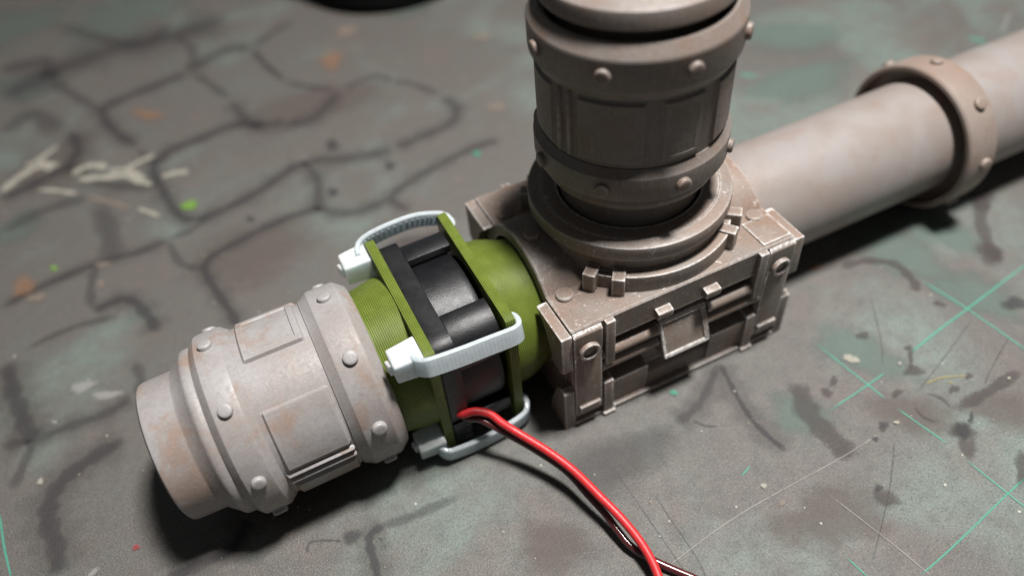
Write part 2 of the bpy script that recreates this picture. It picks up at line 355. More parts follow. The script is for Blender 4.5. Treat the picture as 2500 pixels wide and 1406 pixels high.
# ------------------------------------------------------------------ cutting mat
H0 = 14.509                    # height of the pipe axis above the mat
YAW = 0.017
def grid_sheet(x0, x1, y0, y1, z, t):
    return box(x0, x1, y0, y1, z-t, z)
mat_me = mesh('cutting_mat', *box(-520, 520, -420, 620, -3, 0), M_MAT, (0, 0, 0), 38, 0.6)
cmat = link('cutting_mat', mat_me, None, 'structure')
LINES=[
('marker',2.45,[(-59.5,138.1),(-71.5,135.8),(-82.6,133.3),(-84.8,129.4),(-82.6,119.1),(-77.8,107.4)]),
('faint',2.51,[(-59.5,138.1),(-55.8,128.3),(-52.2,116.4)]),
('marker',2.18,[(-46.9,99.3),(-54.0,103.7),(-63.2,102.4),(-71.0,101.4),(-75.2,96.3),(-74.6,87.6),(-73.2,78.0),(-70.9,71.9),(-65.9,70.3),(-55.8,72.3),(-48.3,75.7),(-41.7,78.9)]),
('marker',1.73,[(-42.5,59.6),(-52.1,59.9),(-63.0,57.6),(-68.4,55.8),(-70.0,52.6),(-69.2,46.1),(-67.4,37.8),(-67.0,32.9)]),
('faint',3.18,[(-111.1,171.9),(-104.5,172.2),(-97.8,169.2),(-97.3,158.4)]),
('marker',2.11,[(-41.1,141.2),(-39.5,129.3),(-36.9,117.5)]),
('faint',2.22,[(-24.8,104.1),(-14.9,105.9),(-10.7,100.3)]),
('faint',2.06,[(-20.9,71.5),(-13.8,72.5),(-5.1,73.9),(-1.1,78.8),(-2.0,86.5)]),
('faint',1.71,[(-25.4,47.2),(-27.5,54.2),(-21.8,57.5),(-12.6,60.0),(-2.9,61.5),(3.1,61.0)]),
('marker',2.68,[(-110.8,103.5),(-102.8,105.8),(-94.9,109.5),(-92.0,115.6),(-93.4,125.9)]),
('faint',3.84,[(-110.8,90.1),(-100.4,93.3),(-89.8,92.8)]),
('faint',4.63,[(-89.1,89.4),(-87.5,76.4),(-87.9,66.3)]),
('marker',1.76,[(-110.7,63.8),(-101.4,66.1),(-90.8,67.1),(-82.0,66.2),(-75.8,66.8)]),
('marker',2.15,[(-93.0,52.6),(-88.1,53.1),(-85.1,51.4),(-82.9,45.9),(-81.1,39.5)]),
('marker',2.86,[(-109.3,47.4),(-108.4,38.7),(-107.2,33.6),(-106.0,28.2),(-104.8,25.0)]),
('faint',1.90,[(-110.5,26.4),(-104.8,25.0),(-98.5,24.8),(-92.3,24.5),(-87.6,26.0)]),
('marker',2.82,[(-89.9,16.8),(-96.0,15.8),(-100.5,13.6),(-102.7,10.7),(-103.1,6.6),(-102.2,2.0),(-101.9,-3.8)]),
('marker',1.76,[(-73.4,-8.7),(-74.7,-9.8),(-77.1,-12.1),(-82.1,-12.3),(-87.5,-12.3)]),
('faint',1.53,[(-41.8,-20.6),(-49.8,-20.2),(-55.5,-19.5)]),
('marker',1.24,[(-54.5,-19.6),(-56.7,-19.8),(-57.6,-21.4),(-57.8,-24.4),(-58.2,-27.5)]),
('thin',0.38,[(-61.1,-19.0),(-63.2,-17.7),(-65.7,-16.8),(-66.6,-18.3)]),
('faint',1.63,[(-106.3,48.4),(-97.1,49.9),(-87.3,48.1)]),
('faint',7.39,[(-111.0,155.3),(-98.6,160.0),(-81.9,165.3),(-61.3,163.2),(-42.9,166.1)]),
('faint',4.38,[(-94.9,195.3),(-72.2,164.6),(-60.1,171.5)]),
('faint',5.50,[(-95.6,125.0),(-102.5,140.4),(-110.9,134.5)]),
('marker',0.89,[(8.2,-18.6),(7.3,-22.5),(6.1,-28.3),(5.9,-32.7),(6.9,-38.3)]),
('faint',1.39,[(8.2,-18.6),(2.2,-23.0),(-1.3,-24.7),(-5.5,-25.5)]),
('thin',0.47,[(-2.7,-26.2),(-1.5,-28.0),(0.3,-29.3)]),
('brown',3.66,[(17.2,-28.2),(14.6,-34.0),(14.6,-38.9),(14.9,-44.2)]),
('brown',1.71,[(41.4,-11.3),(46.5,-12.0),(50.7,-15.2),(50.9,-18.5),(50.2,-21.4),(48.7,-22.5)]),
('brown',1.75,[(35.1,-44.6),(43.2,-44.5),(51.0,-44.0)]),
('brown',2.42,[(80.9,-9.0),(73.7,-14.9),(69.0,-21.6),(67.6,-24.7)]),
('grid',0.35,[(25.1,-22.9),(26.7,-34.4),(27.1,-37.9)]),
('grid',0.33,[(27.3,-39.8),(28.3,-44.4),(29.3,-48.8)]),
('grid',0.30,[(29.4,-51.5),(30.3,-58.8),(31.0,-63.7)]),
('grid',0.44,[(51.7,-20.4),(53.4,-30.2),(54.7,-44.1)]),
('grid',0.34,[(17.1,-35.4),(26.7,-34.4),(31.1,-33.8)]),
('grid',0.44,[(36.8,-32.9),(45.3,-31.4),(53.4,-30.2),(75.6,-26.8)]),
('grid',0.30,[(9.6,-62.1),(17.5,-61.0),(30.3,-58.8),(38.3,-57.7)]),
('grid',0.29,[(3.0,-55.0),(3.8,-59.7)]),
('grid',0.32,[(-2.3,-38.3),(0.6,-37.4)]),
('grid',0.45,[(-110.5,12.5),(-109.7,5.1),(-108.6,-1.3)]),
('grid',1.25,[(66.8,53.9),(70.3,50.3)]),
('grid',1.48,[(125.8,36.4),(127.7,31.7)]),
('faint',2.36,[(-52.2,116.4),(-50.3,105.1),(-46.9,99.3),(-41.1,97.9)]),
('faint',1.85,[(-77.8,107.4),(-74.9,98.9),(-70.3,99.0)]),
('faint',2.46,[(-36.9,117.5),(-31.2,109.9),(-24.8,104.1)]),
('faint',2.64,[(-41.1,141.2),(-47.0,144.9),(-54.8,141.9),(-59.5,138.1)]),
('faint',2.07,[(-41.7,78.9),(-40.6,69.7),(-42.5,59.6),(-36.9,54.0),(-27.5,54.2)]),
('faint',2.38,[(-20.9,71.5),(-27.0,72.3),(-33.6,74.5),(-41.7,78.9)]),
('faint',2.19,[(-2.0,86.5),(-7.3,96.9),(-10.7,100.3)]),
('faint',1.83,[(-75.8,66.8),(-70.2,67.5),(-65.9,70.3)]),
('faint',3.00,[(-97.3,158.4),(-90.4,142.1),(-84.7,130.9)]),
('faint',1.89,[(-90.8,67.1),(-92.7,60.3),(-93.0,52.6)]),
('faint',2.20,[(-94.9,109.5),(-89.2,99.2),(-83.0,92.7),(-74.6,87.6)]),
('faint',2.97,[(-25.4,150.9),(-34.2,146.4),(-41.1,141.2)]),
('faint',2.57,[(-24.8,104.1),(-31.3,97.4),(-37.5,94.8),(-41.1,97.9)]),
('faint',2.93,[(-61.3,163.2),(-56.9,151.5),(-59.5,138.1)]),
('faint',1.76,[(-75.8,66.8),(-74.4,58.0),(-70.0,52.6)]),
('faint',1.83,[(-104.8,25.0),(-106.5,20.6),(-108.6,15.6)]),
('faint',1.83,[(-87.6,26.0),(-85.9,28.9),(-86.4,34.6)]),
('scratch',0.18,[(-15.4,-33.6),(-15.5,-39.3),(-15.5,-45.7),(-16.1,-49.4)]),
('scratch',0.18,[(-18.6,-26.7),(-18.3,-39.3),(-18.1,-48.4)]),
('scratch',0.18,[(23.6,-43.6),(15.6,-50.6),(3.9,-58.9)]),
('scratch',0.22,[(31.2,-33.0),(35.4,-28.2),(42.5,-17.5)]),
('scratch',0.21,[(53.4,-31.9),(41.0,-36.4),(31.3,-39.7)]),
('scratch',0.21,[(55.8,-37.6),(46.5,-41.5),(42.1,-43.8)]),
('pale',0.19,[(-22.2,-45.3),(-6.5,-43.3),(13.1,-42.9),(22.8,-42.3)]),
('pale',0.18,[(7.1,-45.3),(10.1,-57.0),(11.5,-63.8)]),
('yellow',0.34,[(34.5,-38.7),(38.2,-39.1),(42.2,-40.9)]),
('yellow',0.41,[(38.2,-40.1),(39.0,-40.8)]),
('pale',0.87,[(147.0,41.0),(132.6,32.3)]),
('cream',1.67,[(-95.9,120.5),(-101.6,115.9),(-105.0,114.5)]),
('cream',2.44,[(-96.3,110.2),(-101.6,112.8),(-107.0,110.1),(-110.8,106.0)]),
('cream',1.85,[(-102.1,115.6),(-98.8,111.1),(-100.3,109.7)]),
('cream',2.03,[(-94.2,103.7),(-91.1,106.0),(-87.8,104.9),(-85.8,101.8)]),
('cream',2.20,[(-93.3,102.1),(-88.2,99.3),(-82.5,97.0),(-78.9,94.4)]),
('cream',1.40,[(-85.9,100.9),(-82.3,99.6),(-79.7,96.2),(-77.3,91.1)]),
('cream',1.63,[(-82.4,98.8),(-77.7,100.6),(-73.6,101.4)]),
('cream',1.39,[(-82.0,97.6),(-79.2,92.2),(-76.1,89.1)]),
('cream',1.79,[(-74.2,91.0),(-71.0,90.9),(-67.3,89.6)]),
('cream',1.19,[(-102.4,102.7),(-97.8,99.5),(-92.8,94.8)]),
('tan',0.96,[(-92.4,94.3),(-86.7,88.0),(-81.3,81.8)]),
('cream',0.94,[(-80.8,81.9),(-78.3,78.8),(-76.0,75.5)]),
]
BLOBS=[
('marker',-59.7,-18.9,1.25,-0.66,-0.39,-1.26),
('brown',33.0,-48.0,1.47,-1.30,-1.59,-1.14),
('black',33.2,-47.9,1.52,-0.82,-1.27,-1.18),
('brown',31.4,-50.5,1.39,-0.75,-1.46,-1.34),
('black',36.1,-46.9,0.38,-0.21,-0.84,-0.77),
('brown',33.5,-26.0,0.77,-0.73,-0.82,-0.69),
('brown',19.8,-32.4,1.04,-0.57,-0.72,-0.82),
('brown',22.4,-31.1,0.35,-0.53,-1.18,-0.80),
('brown',38.0,-41.6,0.79,-0.44,-0.69,-0.65),
('brown',42.2,-40.9,0.68,-0.38,-0.52,-0.48),
('black',61.5,-33.3,1.83,-1.64,-1.47,-1.06),
('brown',35.3,-35.8,1.10,-1.02,-1.15,-0.90),
('brown',37.1,-33.3,0.47,-0.26,-1.55,-1.55),
('brown',38.0,-31.7,0.59,-0.33,-0.53,-0.53),
('black',23.1,-41.6,0.94,-0.51,-0.71,-0.74),
('black',20.3,-42.8,0.55,-0.30,-0.37,-0.39),
('brown',29.6,-37.9,1.27,-0.26,-0.38,-0.60),
('brown',68.0,-22.1,1.69,-2.45,-2.60,-1.69),
('brown',78.8,-10.7,2.42,-1.45,-2.55,-2.29),
('brown',50.2,-26.9,0.76,-0.75,-0.67,-0.52),
('brown',35.7,-56.7,1.14,-0.61,-2.24,-1.90),
('brown',14.4,-51.0,0.63,-2.13,-1.51,-0.54),
('black',14.8,-49.4,0.74,-0.39,-0.39,-0.41),
('black',-23.9,65.5,1.36,-0.83,-0.57,-1.64),
('black',-20.3,41.6,0.93,-0.56,-0.45,-1.11),
('black',-57.8,63.9,0.99,-0.59,-0.27,-1.26),
('black',-38.5,63.2,1.34,-0.81,-0.42,-1.43),
('black',-33.6,81.1,1.96,-1.22,-0.67,-2.30),
('brown',-29.3,37.4,6.99,-0.13,-0.44,-3.73),
('orange',-73.4,121.5,4.70,-3.73,-0.38,-2.42),
('orange',-105.8,67.8,2.89,1.09,0.92,-3.34),
('orange',-22.2,120.3,4.35,3.27,0.36,-4.59),
('tan',-13.4,134.6,3.74,-2.02,-0.88,-3.16),
('tan',7.8,73.8,2.13,-1.36,-0.76,-1.65),
('tan',19.3,108.2,2.66,-0.21,-0.66,-2.22),
('lime',-69.5,76.3,1.86,0.37,0.19,-2.07),
('lime',-99.6,70.4,0.83,-0.48,-0.04,-0.97),
('tan',-89.7,65.8,1.65,-0.46,0.03,-1.42),
('tan',-90.6,59.8,0.96,-0.55,-0.09,-1.16),
('tan',-103.3,62.6,2.04,-0.27,0.21,-1.64),
('pale',-95.9,32.8,3.15,0.09,0.28,-1.52),
('pale',-92.1,28.5,2.94,-1.24,-0.04,-1.61),
('pale',-101.2,26.9,0.55,-0.30,-0.03,-0.67),
('cream',-104.0,15.2,0.58,-0.31,-0.02,-0.76),
('pale',-97.0,-5.9,1.15,0.50,0.30,-0.64),
('cream',27.8,-28.8,0.83,-0.99,-0.67,-0.51),
('cream',28.5,-29.5,0.59,-0.33,-0.55,-0.60),
('cream',25.3,-42.1,0.44,-0.24,-0.28,-0.29),
('cream',34.3,-33.6,0.29,-0.16,-0.25,-0.26),
('cream',47.2,-44.3,0.28,-0.16,-0.20,-0.17),
('pale',29.6,52.5,4.35,0.01,-0.74,-2.15),
('green',-105.5,202.5,14.89,0.07,1.40,-16.00),
('green',-73.7,187.2,20.13,-4.67,-0.49,-18.08),
('green',-104.3,157.3,8.73,-0.35,0.96,-10.14),
('green',-107.2,89.4,6.77,0.43,1.13,-6.57),
('green',7.7,137.5,8.59,-2.09,-1.86,-6.65),
('greenish',53.9,-14.1,5.44,-10.50,-5.79,-3.79),
('greenish',30.5,-28.6,4.71,-7.44,-4.66,-3.07),
('greenish',78.0,42.6,14.55,-1.90,-5.52,-8.80),
('greenish',57.3,-28.4,3.01,-8.39,-4.76,-2.45),
('greenish',13.1,-33.4,3.88,-5.46,-3.36,-2.34),
('greenish',64.3,-12.1,2.80,-9.03,-5.32,-3.01),
('greenish',89.7,61.3,10.41,-7.03,-6.69,-8.10),
('brownish',-33.0,-34.4,6.43,-3.38,-2.00,-3.80),
('brownish',28.9,-42.1,3.82,-5.67,-4.31,-2.57),
('brownish',41.1,-47.9,4.90,-2.69,-3.66,-3.21),
('brownish',-59.6,52.3,15.51,2.25,0.65,-10.41),
('brownish',-29.9,24.1,8.59,-4.94,-2.39,-6.11),
('brownish',-96.3,111.1,11.41,1.12,1.43,-11.44),
('brownish',6.0,-50.0,9.26,-4.90,-3.43,-3.85),
('brownish',-63.9,-8.2,12.80,-1.14,0.20,-6.04),
('brownish',-33.6,101.1,17.65,1.31,-0.92,-11.56),
('grime',-18.0,-27.0,11.24,0.80,-0.36,-6.09),
('red',-90.4,-4.8,0.53,-0.28,-0.05,-0.49),
('orange',37.1,-8.8,2.02,-0.59,-0.60,-0.90),
('orange',47.6,6.5,0.85,-0.51,-0.68,-0.80),
('cream',-0.1,-41.2,0.43,-0.23,-0.30,-0.38),
('tan',0.5,-44.8,0.42,-0.23,-0.30,-0.37),
('tan',-16.7,-35.4,0.22,-0.12,-0.15,-0.23),
('greenspot',-4.3,58.6,1.13,-0.31,-0.34,-1.06),
('greenspot',-2.3,-20.3,0.40,-0.55,-0.52,-0.44),
]
RINGC=(32.4,-42.7)

LAYER = [0.012]
def with_fade(name, verts, faces, fade, material):
    me = bpy.data.meshes.new(name); me.from_pydata([(x*S, y*S, z*S) for x, y, z in verts], [], faces); me.update()
    at = me.attributes.new('fade', 'FLOAT', 'POINT'); at.data.foreach_set('value', fade)
    me.materials.append(material); return me
LNAME = {'halo': 'rubbed_joint', 'marker': 'marker_line', 'faint': 'rubbed_line', 'thin': 'marker_line', 'brown': 'paint_stain', 'grid': 'grid_line', 'scratch': 'scratch', 'pale': 'scratch', 'yellow': 'paint_stain', 'cream': 'dried_paint', 'tan': 'dried_paint'}
soft = ('green', 'greenish', 'brownish', 'grime')
def blob(kind, cx, cy, ax, ay, bx, by):
    z = LAYER[0]; LAYER[0] += 0.0015
    n = 28; v = [(cx, cy, z)]; f = []; fd = [1.35]
    ph = [random.uniform(0, 6.28) for _ in range(4)]
    for ring, (k, fa) in enumerate(((0.45, 1.0), (0.8, 0.62), (1.25, 0.0))):
        for j in range(n):
            a = 2*PI*j/n; q = k*(1+0.16*math.sin(2*a+ph[0])+0.12*math.sin(3*a+ph[1])+0.08*math.sin(5*a+ph[2]))
            v.append((cx+q*(ax*math.cos(a)+bx*math.sin(a)), cy+q*(ay*math.cos(a)+by*math.sin(a)), z)); fd.append(fa if ring else 1.1)
    for j in range(n):
        k = (j+1) % n; f.append((0, 1+j, 1+k))
        for r in range(2): f.append((1+r*n+j, 1+(r+1)*n+j, 1+(r+1)*n+k, 1+r*n+k))
    link('paint_stain' if kind not in soft else 'worn_film', with_fade('paint_stain', v, f, fd, DEC[kind]), cmat)
for b_ in [b for b in BLOBS if b[0] in soft]: blob(*b_)
HALO = [('halo', max(4.5, w_*2.6), p_) for k_, w_, p_ in LINES if k_ in ('marker', 'faint') and len(p_) > 3 and p_[0][0] < 10]
for kind, wd, pts in HALO+LINES:
    z = LAYER[0]; LAYER[0] += 0.0015
    path = catmull([(x, y, 0) for x, y in pts], 8); v = []; f = []; fd = []
    m = len(path); p1 = random.uniform(0, 6); 
    wd *= {'grid': 0.75, 'marker': 0.95}.get(kind, 1)
    for i, p in enumerate(path):
        t = (path[min(i+1, m-1)]-path[max(i-1, 0)]).normalized(); s = Vector((-t.y, t.x, 0))
        endf = min(1, i/2.5, (m-1-i)/2.5)
        wv = wd*(1 if kind == 'grid' else 1+0.18*math.sin(i*0.9+p1)+random.uniform(-.08, .08))
        for k, fa in ((-0.75, 0), (-0.36, 0.85), (0, 1.15), (0.36, 0.85), (0.75, 0)):
            q = p+s*wv*k; v.append((q.x, q.y, z)); fd.append(fa*(0.15+0.85*endf))
    for i in range(m-1):
        for j in range(4): f.append((i*5+j, i*5+j+1, (i+1)*5+j+1, (i+1)*5+j))
    link(LNAME[kind], with_fade(LNAME[kind], v, f, fd, DEC[kind]), cmat)
for b_ in [b for b in BLOBS if b[0] not in soft]: blob(*b_)
# a ring left by a small pot
v = []; f = []; fd = []
rc = RINGC; z = LAYER[0]; LAYER[0] += 0.0015
for j in range(36):
    a = 2*PI*j/36
    for k, fa in ((2.1, 0), (2.45, 0.8), (2.75, 0.8), (3.1, 0)): v.append((rc[0]+k*math.cos(a), rc[1]+k*math.sin(a), z)); fd.append(fa*(0.6+0.4*math.sin(a*2+1)))
for j in range(36):
    k = (j+1) % 36
    for i in range(3): f.append((j*4+i, j*4+i+1, k*4+i+1, k*4+i))
link('paint_stain', with_fade('paint_stain', v, f, fd, DEC['brown']), cmat)
# crumbs and paint flecks, too many and small to count
v = []; f = []
for _ in range(420):
    x = random.uniform(-120, 120); y = random.uniform(-75, 110); r = random.choice((0.09, 0.11, 0.14, 0.2))*random.uniform(0.7, 1.3)
    if abs(x) < 24 and abs(y) < 21: continue
    b0 = len(v); n = 5; a0 = random.uniform(0, 6)
    for k in range(n): v.append((x+r*random.uniform(.6, 1.2)*math.cos(a0+2*PI*k/n), y+r*random.uniform(.6, 1.2)*math.sin(a0+2*PI*k/n), 0.08))
    v.append((x, y, 0.08+r*0.6))
    for k in range(n): f.append((b0+k, b0+(k+1) % n, b0+n))
fl = link('paint_flecks', mesh('paint_flecks', v, f, simple('pale_fleck', (0.55, 0.52, 0.46), 0.5)), cmat, 'stuff')

# ------------------------------------------------------------------ the riveted barrel sections (same moulding, one lying, one standing)
def barrel(th, axis, shift, sgn_list, material, bolt_a0, panels, ribs, bolt_name='rivet'):
    shell = [(0.05, 0.6), (9.3, 0.6), (9.6, 0.0), (10.25, 0.05), (10.7, 0.35), (10.85, 0.9), (10.98, 4.9), (11.05, 5.15), (12.7, 6.95), (13.0, 7.2), (13.12, 7.5), (13.16, 8.2), (13.05, 8.55),
             (13.05, 9.0), (13.25, 14.2), (13.3, 16), (13.3, 24), (13.2, 25.8), (13.0, 32.4), (12.2, 32.4), (12.2, 18), (0.05, 18)]
    part('shell', th, lathe(shell, axis, 132, closed=False, shift=shift), material, angle=30)
    c1 = [(12.9, 8.7), (13.3, 8.75), (14.15, 9.55), (14.35, 9.8), (14.42, 10.4), (14.42, 13.1), (14.35, 13.45), (14.1, 13.75), (13.45, 14.6), (12.9, 14.7)]
    c2 = [(12.9, 25.3), (13.5, 25.35), (14.15, 26.55), (14.36, 26.85), (14.44, 27.3), (14.44, 31.0), (14.34, 31.3), (14.1, 31.6), (13.15, 32.75), (12.8, 32.9), (12.5, 32.7), (12.5, 32.0)]
    bm_ = bolt_mesh(bolt_name, 1.10, 0.72, material)
    for prof, sb in ((c1, 11.55), (c2, 29.15)):
        c = part('collar', th, lathe(prof, axis, 132, closed=True, shift=shift), material, angle=16)
        for k in range(8):
            a = math.radians(bolt_a0+45*k); p = AX[axis](14.42, a, sb+shift); nrm = AX[axis](1, a, 0)
            put_bolt(bolt_name, bm_, c, p, nrm, th.off)
    for a0, a1, s0, s1, ro, ins in panels:
        part('panel', th, curved_panel(axis, a0, a1, s0, s1, 13.22, ro, 0.4, shift, ins), material, angle=30)
    for a in ribs:
        part('rib', th, curved_panel(axis, a-1.7, a+1.7, 14.9, 25.2, 13.2, 13.9, 0.36, shift), material, angle=70)

def train(name, label, cat, x0, zb, roll=0.0, group=None):
    R = Euler((roll, 0, YAW)).to_matrix(); p = Vector((0, 0, H0)) + R @ Vector((x0, 0, zb))
    return Thing(name, label, cat, p, (roll, 0, YAW), (x0, 0, zb), group)

t = train('riveted_barrel', 'pale grey riveted barrel section lying on the mat against a green adapter', 'barrel', -63, -14.4)
barrel(t, 'x', -79.3, None, M_BARREL, 32.0, [(54, 99, 15.5, 24.6, 13.85, (1.15, 0.22)), (130, 173, 15.3, 24.9, 13.75, None), (189, 231, 15.3, 24.9, 13.75, None), (262, 305, 15.4, 24.6, 13.85, (1.15, 0.22)), (10, 45, 15.3, 24.9, 13.75, None)], [177.3, 183.2, 357, 3])

# ------------------------------------------------------------------ green printed adapters
def ring_square(half, rc, rin, x0, x1, seg=128, cy=0.0):
    """square plate with rounded corners and a round hole, lying across the pipe axis"""
    v = []; f = []
    def rad(a):
        c, s = abs(math.cos(a)), abs(math.sin(a)); r = min(half/max(c, 1e-9), half/max(s, 1e-9))
        y, z = r*c, r*s; k = half-rc
        if y > k and z > k:
            # circle of radius rc centred (k,k)
            bq = k*(c+s); cq = 2*k*k-rc*rc; r = bq+math.sqrt(max(0, bq*bq-cq))
        return r
    angs = [2*PI*j/seg+PI/4 for j in range(seg)]
    for a in angs:
        r = rad(a)
        for (q, x) in ((r, x0), (r, x1), (rin, x1), (rin, x0)): v.append((x, cy+q*math.cos(a), q*math.sin(a)))
    for j in range(seg):
        k = (j+1) % seg
        for i in range(4): f.append((j*4+i, j*4+(i+1) % 4, k*4+(i+1) % 4, k*4+i))
    return v, f
ROLL = 0.044
t = train('fan_adapter', 'green printed adapter with square plate joining the fan to the pale barrel', 'adapter', -43, -13, ROLL, None)
part('square_plate', t, ring_square(13.0, 1.0, 11.2, -41.0, -39.5, cy=0.35), M_GREEN, bevel=0.10)
part('tube', t, lathe([(11.25, -41.0), (12.65, -41.0), (12.62, -42.4), (12.3, -44.4), (11.95, -46.2), (11.75, -49), (11.6, -52), (10.9, -52), (11.1, -46)], 'x', 128), M_GREEN, angle=25)
t = train('fan_adapter', 'green printed adapter with square plate plugged into the brown junction block', 'adapter', -24, -13, ROLL, None)
part('square_plate', t, ring_square(13.0, 1.0, 11.0, -28.55, -27.0, cy=0.35), M_GREEN, bevel=0.10)
part('tube', t, lathe([(11.0, -27.0), (12.35, -27.0), (12.4, -25.6), (12.25, -24.2), (11.7, -22.6), (11.05, -21.2), (10.75, -20.2), (10.7, -14), (10.0, -14), (10.0, -21)], 'x', 128), M_GREEN, angle=25)

# ------------------------------------------------------------------ fan
t = train('cooling_fan', 'small square black fan held between two green plates, wires coming out', 'fan', -34, -12.5, ROLL)
part('frame', t, ring_square(12.35, 2.4, 11.3, -39.42, -36.35), M_BLACK, bevel=0.12)
part('shroud', t, lathe([(11.5, -36.33), (12.3, -36.33), (12.3, -30.6), (12.25, -30.0), (12.05, -29.55), (11.5, -29.5)], 'x', 128), M_BLACK, angle=30)
for sy in (-1, 1):
    for sz in (-1, 1):
        poly = [(6.2, 12.36), (7.6, 12.42)]+[(7.6+4.82*math.sin(a), 7.6+4.82*math.cos(a)) for a in [PI/2*k/12 for k in range(1, 12)]]+[(12.42, 7.6), (12.36, 6.2), (11.0, 6.2), (9.3, 7.6), (7.6, 9.3), (6.2, 11.0)]
        poly = [(y*sy, z*sz) for y, z in poly]
        part('corner_post', t, prism_x(poly, -36.34, -29.15), M_BLACK, bevel=0.10, angle=40)
hub = part('hub', t, lathe([(0.05, -38.6), (5.2, -38.6), (5.8, -38.2), (5.9, -31), (0.05, -31)], 'x', 48, closed=False), M_BLACK)
for k in range(7):
    a = 2*PI*k/7; vv = []
    for r, tw in ((5.7, 0.0), (10.9, 0.16)):
        for x, da in ((-38.3, -0.26), (-32.0, 0.26)):
            for e in (-0.03, 0.03): q = a+da+tw+e; vv.append((x, r*math.cos(q), r*math.sin(q)))
    part('blade', t, hexa(vv), M_BLACK)
part('cover', t, box(-39.30, -36.45, -12.72, -12.30, -4.9, 9.2), M_BLACK, bevel=0.08)
part('cover', t, box(-39.30, -36.45, -12.72, -12.30, -11.9, -6.35), M_BLACK, bevel=0.08)
vv = []; ff = []
for q in range(9):
    x = -36.9+random.uniform(-.45, .45); z = -8.6+random.uniform(-1.0, 1.0); b0 = len(vv); dx, dz = random.uniform(.10, .3), random.uniform(.15, .5)
    vv += [(x, -12.73, z), (x+dx, -12.73-0.05, z+dz*.3), (x+dx*.3, -12.76, z+dz)]; ff.append((b0, b0+1, b0+2))
part('scuff', t, (vv, ff), M_SCUFF)
def wire(name, pts, r, material):
    R = (Matrix.Translation([c for c in t.o.location]) @ t.o.rotation_euler.to_matrix().to_4x4()).inverted()
    loc = [tuple((R @ (Vector(p)*S))/S) for p in pts]
    vf = sweep(catmull(loc, 10), circle_sec(r, 16), (0.3, 0.2, 1))
    me = mesh(name, vf[0], vf[1], material, (0, 0, 0), 60); return link(name, me, t)
RED = [(-38.6, -11.2, 9.6), (-37.52, -13.2, 9.9), (-35.45, -14.01, 10.2), (-33.56, -15.11, 9.6), (-32.37, -16.89, 8.6), (-30.83, -18.95, 7.6), (-27.79, -23.72, 6.4), (-25.8, -27.85, 5.6), (-24.37, -32.75, 5.0), (-23.01, -37.48, 4.2), (-22.24, -41.83, 3.2), (-22.37, -45.82, 2.2), (-23.65, -49.9, 1.4), (-26.34, -55.46, 0.95), (-30, -62, 0.8), (-40, -76, 0.7), (-60, -95, 0.7), (-90, -110, 0.7)]
BLK = [(-38.0, -11.4, 8.2), (-36.76, -13.18, 8.2), (-35.17, -14.46, 8.4), (-33.57, -16.2, 7.6), (-31.99, -17.89, 6.4), (-29.39, -21.15, 5.0), (-26.45, -26.37, 3.9), (-25.2, -31.3, 3.1), (-24.3, -34.9, 2.5), (-23.9, -37.62, 2.0), (-23.3, -40.43, 1.5), (-21.68, -43.24, 1.1), (-19.83, -45.7, 0.9), (-17.6, -48.5, 0.8), (-14.86, -52.32, 0.8), (-11, -58, 0.7), (-2, -75, 0.6), (4, -100, 0.6), (0, -135, 0.6)]
wire('red_wire', RED, 0.66, M_RED); wire('black_wire', BLK, 0.56, M_BWIRE)

# ------------------------------------------------------------------ nylon zip ties
def zip_tie(label, path, head_c, head_rot, up, TS):
    t = train('zip_tie', label, 'zip tie', -43, head_c[2]-1.8, ROLL)
    W, T = 1.62, 0.40
    sec = [(-T, -W*.9), (-T*.5, -W), (T*.5, -W), (T, -W*.9), (T, W*.9), (T*.5, W), (-T*.5, W), (-T, W*.9)]
    p = catmull(path, 8)
    sp = part('strap', t, sweep(p, sec, up), M_STRAP, angle=32)
    # moulded teeth along the strap
    vv = []; ff = []; acc = 0
    for i in range(6, len(p)-10):
        a = p[i]; b = p[i+1]; acc += (b-a).length
        if acc < 0.62: continue
        acc = 0; tg = (b-a).normalized(); s = tg.cross(Vector(up)).normalized(); u = s.cross(tg).normalized()
        for side in (TS,):
            b0 = len(vv); q = a+s*side*(T+0.02)
            for e in (-0.16, 0.16):
                for h_ in (-W*.55, W*.55):
                    for o_ in (-.06, .09): vv.append(tuple(q+tg*e+u*h_+s*side*o_))
            ff += [tuple(b0+i_ for i_ in fc) for fc in box(0, 1, 0, 1, 0, 1)[1]]
    part('teeth', t, (vv, ff), M_STRAP, sp)
    c, r = head_c, head_rot
    v, f = box(-2.2, 2.2, -2.15, 2.15, -2.15, 2.15)
    v = [(x, y*(1.0 if x > 0 else 0.86), z*(1.0 if x > 0 else 0.86)) for x, y, z in v]
    ca, sa = math.cos(r), math.sin(r)
    tf = lambda q: (c[0]+q[0], c[1]+q[1]*ca-q[2]*sa, c[2]+q[1]*sa+q[2]*ca)
    hd = part('head', t, ([tf(q) for q in v], f), M_NYLON, bevel=0.34, seg=3)
    tv, tf_ = box(-2.65, -2.1, -0.6, 0.6, -1.1, 1.1)
    tv = [(x-(0.25 if (y > 0 and x < -2) else 0), y, z) for x, y, z in tv]
    part('cut_tail', t, ([tf(q) for q in tv], tf_), M_NYLON, hd, bevel=0.08)
zip_tie('white zip tie crossing the fan below its upper edge, just above the black fan side', [(-42.6, -11.4, 11.6), (-42.3, -12.9, 12.2), (-41.5, -13.85, 12.6), (-40.2, -14.1, 12.55), (-36, -14.1, 12.0), (-32, -13.95, 11.5), (-28.8, -13.85, 11.1), (-27.5, -13.7, 10.95), (-26.75, -13.2, 10.8), (-26.45, -12.3, 10.6), (-26.6, -11.3, 10.5), (-27.3, -10.6, 10.5)], (-43.35, -10.5, 11.3), 0.0, (0, 0.25, 1), -1)
